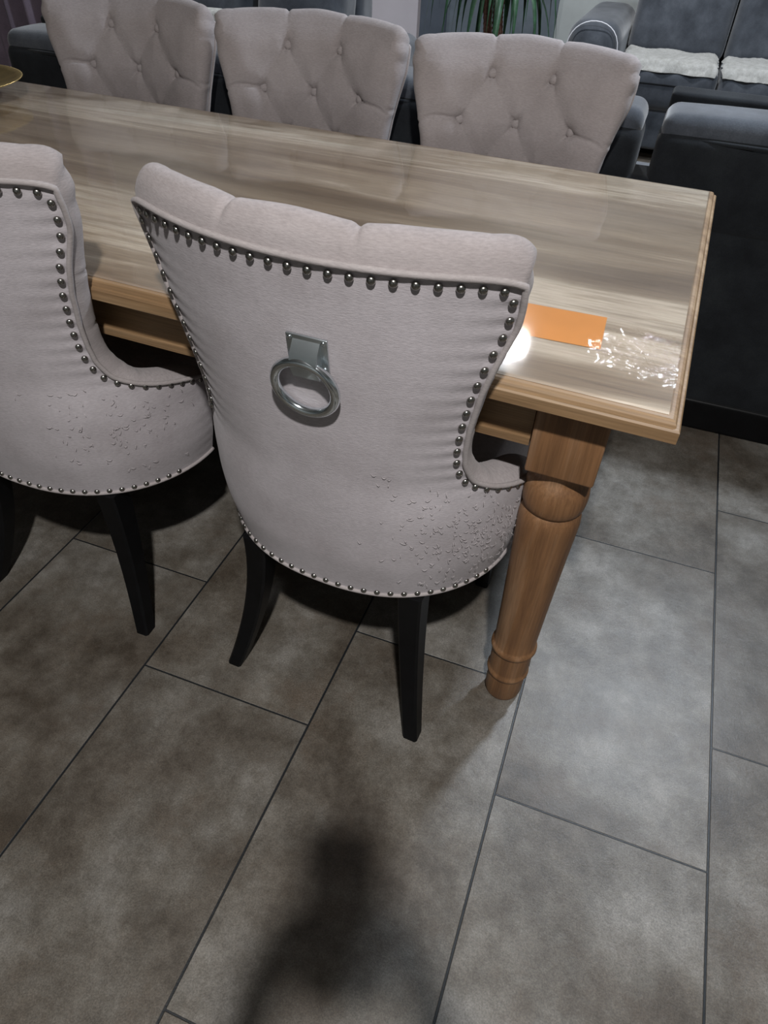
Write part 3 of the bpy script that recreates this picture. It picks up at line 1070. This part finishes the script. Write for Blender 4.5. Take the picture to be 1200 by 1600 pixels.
throw_mesh('fleece_throw', 1.30, 1.84, 4.465, 4.86, 0.515, 'white fleece throw on the far sofa, running off the right edge', 2)

# third sofa, mostly behind the tufted chairs
sofaC = empty('sofa', (-1.2, 3.6, 0))
tag(sofaC, 'grey sofa whose back shows above the middle tufted chair', 'sofa')
sofa_front(sofaC, -1.72+1.2, -0.18+1.2, 2, 2.98-3.6, 0.88, 0.45, 0.98, 0.30, 0.62)

# cream fluffy cushion glimpsed between the left tufted chairs
V, F = rbox(0.085, 0.03, 0.13, 0.028, 6, (0.0, 0.03, 0.0), 8)
fc = MB().add(V, F, T(-0.90, 2.90, 0.63, radians(-14), 0, 0.1)).build('fluffy_cushion', M_FLUFF)
tag(fc, 'cream fluffy cushion glimpsed between the left and middle tufted chairs', 'cushion')

# ------------------------------------------------------------------ curtain
def curtain():
    nx, nz = 160, 24
    V = []
    for k in range(nz+1):
        f = k/nz
        for i in range(nx+1):
            u = i/nx
            x = -3.2+1.75*u
            amp = 0.035+0.018*sin(u*9)
            y = 2.78+amp*sin(u*2*pi*15+0.8*sin(u*17)) + 0.012*sin(u*70+f*3)
            z = 0.03+2.5*f
            V.append((x+0.02*sin(f*4+u*10)*(1-f), y, z))
    V2 = [(x, y+0.006, z) for x, y, z in V]
    F = grid_faces(nz+1, nx+1)
    b = len(V)
    F += [tuple(b+q for q in f[::-1]) for f in grid_faces(nz+1, nx+1)]
    n = nx+1
    ring = [i for i in range(n)] + [j*n+n-1 for j in range(1, nz+1)] + [nz*n+i for i in range(n-2, -1, -1)] + [j*n for j in range(nz-1, 0, -1)]
    for a, c in zip(ring, ring[1:]+ring[:1]):
        F.append((a, b+a, b+c, c))
    o = link_mesh('curtain', V, F, M_CURTAIN)
    recalc(o)
    return tag(o, 'mauve pleated curtain hanging at the top left behind the dark-backed sofa', 'curtain')
curtain()

# ------------------------------------------------------------------ potted yucca
plant = empty('potted_yucca', (0.125, 4.05, 0))
tag(plant, 'potted yucca with two brown trunks and drooping green leaves behind the right tufted chair', 'plant')
V, F = lathe([(0.14, 0.0), (0.155, 0.02), (0.19, 0.50), (0.20, 0.53), (0.20, 0.56), (0.185, 0.56), (0.178, 0.52), (0.01, 0.515)], 40)
MB().add(V, F).build('pot', M_POT, plant)
V, F = lathe([(0.178, 0.516), (0.17, 0.535), (0.09, 0.545), (0.005, 0.548)], 30)
MB().add(V, F).build('soil', M_SOIL, plant)
def trunk(x, y, h, r, lean):
    pts = []; rad = []
    N = 60
    for i in range(N+1):
        f = i/N
        pts.append(Vector((x+lean*f+0.006*sin(f*9), y+0.004*sin(f*7), 0.50+h*f)))
        rad.append(r*(1.05-0.15*f)*(1+0.10*(i % 3 == 0)))
    V, F = tube(pts, rad, 14)
    MB().add(V, F).build('trunk', M_TRUNK, plant)
    return pts[-1]
tips = [trunk(-0.055, 0.03, 0.50, 0.022, -0.02), trunk(0.015, -0.05, 0.42, 0.026, 0.0)]
def leaf(root_pt, az, L, w, rise, droop, seed):
    N = 14
    V = []; F = []
    d = Vector((cos(az), sin(az), 0)); s = Vector((-sin(az), cos(az), 0))
    for i in range(N+1):
        f = i/N
        c = root_pt + d*(L*(sin(f*1.5)*0.75)) + Vector((0, 0, rise*sin(f*pi*0.62)-droop*f**2.2))
        ww = w*(sin(pi*min(1, f*0.92+0.08))**0.6)*(1-f**4)+0.0008
        for (a, lift) in ((-1, 0.35), (0, 0), (1, 0.35)):
            V.append(c+s*(a*ww)+Vector((0, 0, lift*ww)))
        for (a, lift) in ((1, 0.30), (0, -0.06), (-1, 0.30)):
            V.append(c+s*(a*ww*0.98)+Vector((0, 0, lift*ww-0.0012)))
    for i in range(N):
        for k in range(6):
            F.append((i*6+k, i*6+(k+1) % 6, (i+1)*6+(k+1) % 6, (i+1)*6+k))
    F.append(tuple(range(6))[::-1]); F.append(tuple(N*6+k for k in range(6)))
    MB().add(V, F).build('leaf', M_LEAF, plant)
rl = random.Random(11)
for tip, n in ((tips[0], 40), (tips[1], 40)):
    for k in range(n):
        az = k*2.399+rl.uniform(-.2, .2)
        g = k/n
        leaf(tip+Vector((0, 0, -0.10+0.10*g)), az, 0.30+0.14*rl.random(), 0.017+0.006*rl.random(), 0.10+0.22*g, 0.50-0.42*g+0.08*rl.random(), k)

# ------------------------------------------------------------------ brass bowl at the left edge
V, F = lathe([(0.055, 0.0), (0.060, 0.004), (0.035, 0.014), (0.050, 0.020), (0.11, 0.030), (0.155, 0.040), (0.168, 0.0455), (0.170, 0.047), (0.167, 0.0475),
              (0.152, 0.0425), (0.10, 0.033), (0.04, 0.026), (0.002, 0.025)], 72)
bw = MB().add(V, F).build('brass_bowl', M_BRASS)
bw.scale = (1.06, 1.06, 1.0)
bw.location = (-0.628, 1.228, TZ+0.0026)
tag(bw, 'shallow aged brass bowl on the table, cut off by the left edge of the photo', 'bowl')

# ------------------------------------------------------------------ person taking the photograph (behind the camera; throws the shadow on the floor)
M_SKIN = plain('skin', (0.50, 0.30, 0.22), 0.55, 0, 0.4, 12, 0.08, 0.03)
M_JACKET = fabric_mat('navy_jacket_cloth', (0.02, 0.025, 0.04), (0.03, 0.035, 0.055), (0.04, 0.05, 0.07))
M_JEANS = fabric_mat('dark_jeans', (0.03, 0.04, 0.07), (0.045, 0.06, 0.10), (0.06, 0.08, 0.13))
M_HAIR = plain('brown_hair', (0.05, 0.03, 0.02), 0.6, 0, 0.4, 120, 0.5, 0.4)
M_SHOE = plain('black_shoe_leather', (0.012, 0.012, 0.012), 0.4)
M_SCREEN = plain('phone_screen_glass', (0.01, 0.01, 0.012), 0.08, 0, 0.5, 5, 0.02, 0)
M_EYE = plain('eye_white', (0.7, 0.7, 0.7), 0.2, 0, 0.5, 20, 0.02, 0)
M_IRIS = plain('brown_iris', (0.06, 0.03, 0.015), 0.2, 0, 0.5, 20, 0.02, 0)
M_LIP = plain('lips', (0.42, 0.17, 0.14), 0.5, 0, 0.4, 30, 0.05, 0)
PO = Vector((1.25, -0.80, 0)); PD = Vector((-0.3166, 0.9486, 0)); PR = Vector((0.9486, 0.3166, 0))
def pw(r, d, z): return PO+PR*r+PD*d+Vector((0, 0, z))
def cw(a, b_, c): return CAM + r2*a + u2*b_ + fwd*c
pts = []; edges = []; rads = []
def jv(p, r, parent=None):
    pts.append(p); rads.append(r)
    if parent is not None: edges.append((parent, len(pts)-1))
    return len(pts)-1
pel = jv(pw(0, 0, 0.96), (0.15, 0.11))
wst = jv(pw(0, 0.0, 1.10), (0.135, 0.10), pel)
che = jv(pw(0, 0.0, 1.30), (0.155, 0.115), wst)
upc = jv(pw(0, 0.01, 1.42), (0.11, 0.085), che)
nk = jv(pw(0, 0.03, 1.49), (0.055, 0.055), upc)
hb = jv(pw(0, 0.05, 1.545), (0.062, 0.070), nk)
hm = jv(pw(0, 0.065, 1.62), (0.074, 0.090), hb)
ht = jv(pw(0, 0.055, 1.69), (0.060, 0.074), hm)
for sx in (-1, 1):
    sh = jv(pw(sx*0.165, 0.01, 1.41), (0.062, 0.062), upc)
    el = jv(pw(sx*0.215, 0.20, 1.13), (0.045, 0.045), sh)
    wr = jv(cw(sx*0.085, -0.165, -0.035), (0.028, 0.024), el)
    pa = jv(cw(sx*0.066, -0.105, -0.018), (0.026, 0.018), wr)
    for q in range(4):
        uo = -0.062-0.0185*q
        Lf = (0.95, 1.0, 0.94, 0.78)[q]
        a = jv(cw(sx*0.054, uo, -0.006), (0.0085, 0.0085), pa)
        b1 = jv(cw(sx*0.040, uo+0.001, 0.0005), (0.0078, 0.0078), a)
        b2 = jv(cw(sx*(0.040-0.020*Lf), uo+0.002, -0.0005), (0.0072, 0.0072), b1)
        jv(cw(sx*(0.040-0.036*Lf), uo+0.003, -0.0015), (0.006, 0.006), b2)
    t1 = jv(cw(sx*0.060, -0.092, -0.034), (0.011, 0.011), pa)
    t2 = jv(cw(sx*0.044, -0.074, -0.029), (0.0095, 0.0095), t1)
    jv(cw(sx*0.022, -0.062, -0.0245), (0.008, 0.008), t2)
    hp = jv(pw(sx*0.09, 0.0, 0.88), (0.095, 0.10), pel)
    kn = jv(pw(sx*0.11, 0.02, 0.50), (0.060, 0.062), hp)
    an = jv(pw(sx*0.12, -0.02, 0.10), (0.040, 0.042), kn)
    he = jv(pw(sx*0.12, -0.01, 0.045), (0.040, 0.042), an)
    jv(pw(sx*0.13, 0.16, 0.034), (0.038, 0.030), he)
pme = bpy.data.meshes.new('person')
pme.from_pydata([tuple(p) for p in pts], edges, [])
person = bpy.data.objects.new('person', pme)
COL.objects.link(person)
sk = person.modifiers.new('skin', 'SKIN')
lay = pme.skin_vertices[0] if pme.skin_vertices else None
if lay is None:
    import bmesh
    bm = bmesh.new(); bm.from_mesh(pme); bm.verts.layers.skin.verify(); bm.to_mesh(pme); bm.free()
    lay = pme.skin_vertices[0]
for k, r in enumerate(rads):
    lay.data[k].radius = r
lay.data[0].use_root = True
sk.use_smooth_shade = True
sub = person.modifiers.new('sub', 'SUBSURF'); sub.levels = 2; sub.render_levels = 2
dg = bpy.context.evaluated_depsgraph_get()
newme = bpy.data.meshes.new_from_object(person.evaluated_get(dg))
person.modifiers.clear()
person.data = newme
newme.materials.clear()
for mt_ in (M_JACKET, M_SKIN, M_JEANS, M_SHOE): newme.materials.append(mt_)
handc = [cw(-0.06, -0.10, -0.015), cw(0.06, -0.10, -0.015)]
for p in newme.polygons:
    c = p.center
    p.use_smooth = True
    if c.z > 1.475 or min((c-h).length for h in handc) < 0.085: p.material_index = 1
    elif c.z < 0.085: p.material_index = 3
    elif c.z < 0.95: p.material_index = 2
    else: p.material_index = 0
tag(person, 'person in navy jacket and jeans behind the viewpoint, both hands holding up a phone', 'person')
hb_ = Matrix(((PR.x, PD.x, 0, 0), (PR.y, PD.y, 0, 0), (0, 0, 1, 0), (0, 0, 0, 1)))
def head_part(name, V, F, r, d, z, mat, rx=0, ry=0, rz=0):
    return MB().add(V, F, Matrix.Translation(pw(r, d, z)) @ hb_ @ T(0, 0, 0, rx, ry, rz)).build(name, mat, person)
# hair cap
V = []; F = []
N1, N2 = 18, 36
for i in range(N1+1):
    th = radians(8+ i/N1*100)
    for k in range(N2):
        ph = 2*pi*k/N2
        front = max(0, sin(ph))
        tt = th*(1-0.42*front**1.5)
        V.append(Vector((0.086*sin(tt)*cos(ph), 0.106*sin(tt)*sin(ph)-0.004, 0.098*cos(tt)+0.002*sin(ph*9))))
for i in range(N1):
    for k in range(N2): F.append((i*N2+k, (i+1)*N2+k, (i+1)*N2+(k+1) % N2, i*N2+(k+1) % N2))
F.append(tuple(range(N2)))
head_part('hair', V, F, 0, 0.06, 1.635, M_HAIR)
for sx in (-1, 1):
    V, F = rbox(0.013, 0.011, 0.010, 0.0099, 3, (0, 0, 0), 1)
    head_part('eye', V, F, sx*0.031, 0.139, 1.618, M_EYE)
    V, F = rbox(0.0055, 0.003, 0.0055, 0.0029, 2, (0, 0, 0), 1)
    head_part('iris', V, F, sx*0.031, 0.149, 1.616, M_IRIS)
    V, F = rbox(0.006, 0.018, 0.030, 0.0058, 3, (0, 0, 0), 3)
    head_part('ear', V, F, sx*0.077, 0.052, 1.610, M_SKIN, rz=-sx*0.3)
V, F = rbox(0.013, 0.016, 0.024, 0.012, 3, (0, 0, 0), 2)
head_part('nose', V, F, 0, 0.150, 1.596, M_SKIN, rx=0.25)
V, F = rbox(0.024, 0.007, 0.007, 0.0065, 3, (0, 0, 0), 3)
head_part('mouth', V, F, 0, 0.133, 1.560, M_LIP)

cm4 = Matrix.Identity(4)
for i in range(3):
    cm4[i][0] = r2[i]; cm4[i][1] = u2[i]; cm4[i][2] = fwd[i]; cm4[i][3] = CAM[i]
phone = empty('phone', tuple(cw(0, -0.055, -0.012)))
tag(phone, 'black phone held in both hands by the person in the navy jacket', 'phone')
inv = Matrix.Translation(-phone.location)
V, F = rbox(0.037, 0.079, 0.004, 0.0035, 3, (0, 0, 0), 3)
MB().add(V, F, inv @ cm4 @ T(0, -0.055, -0.0125)).build('phone_body', M_POT, phone)
V, F = lathe([(0.008, 0), (0.008, 0.0025), (0.006, 0.003), (0.0005, 0.003)], 20)
MB().add(V, F, inv @ cm4 @ T(0, 0, -0.0088)).build('lens_ring', M_CHROME, phone)
V, F = rbox(0.034, 0.075, 0.0004, 0.0003, 1, (0, 0, 0), 1)
MB().add(V, F, inv @ cm4 @ T(0, -0.055, -0.0168)).build('screen', M_SCREEN, phone)
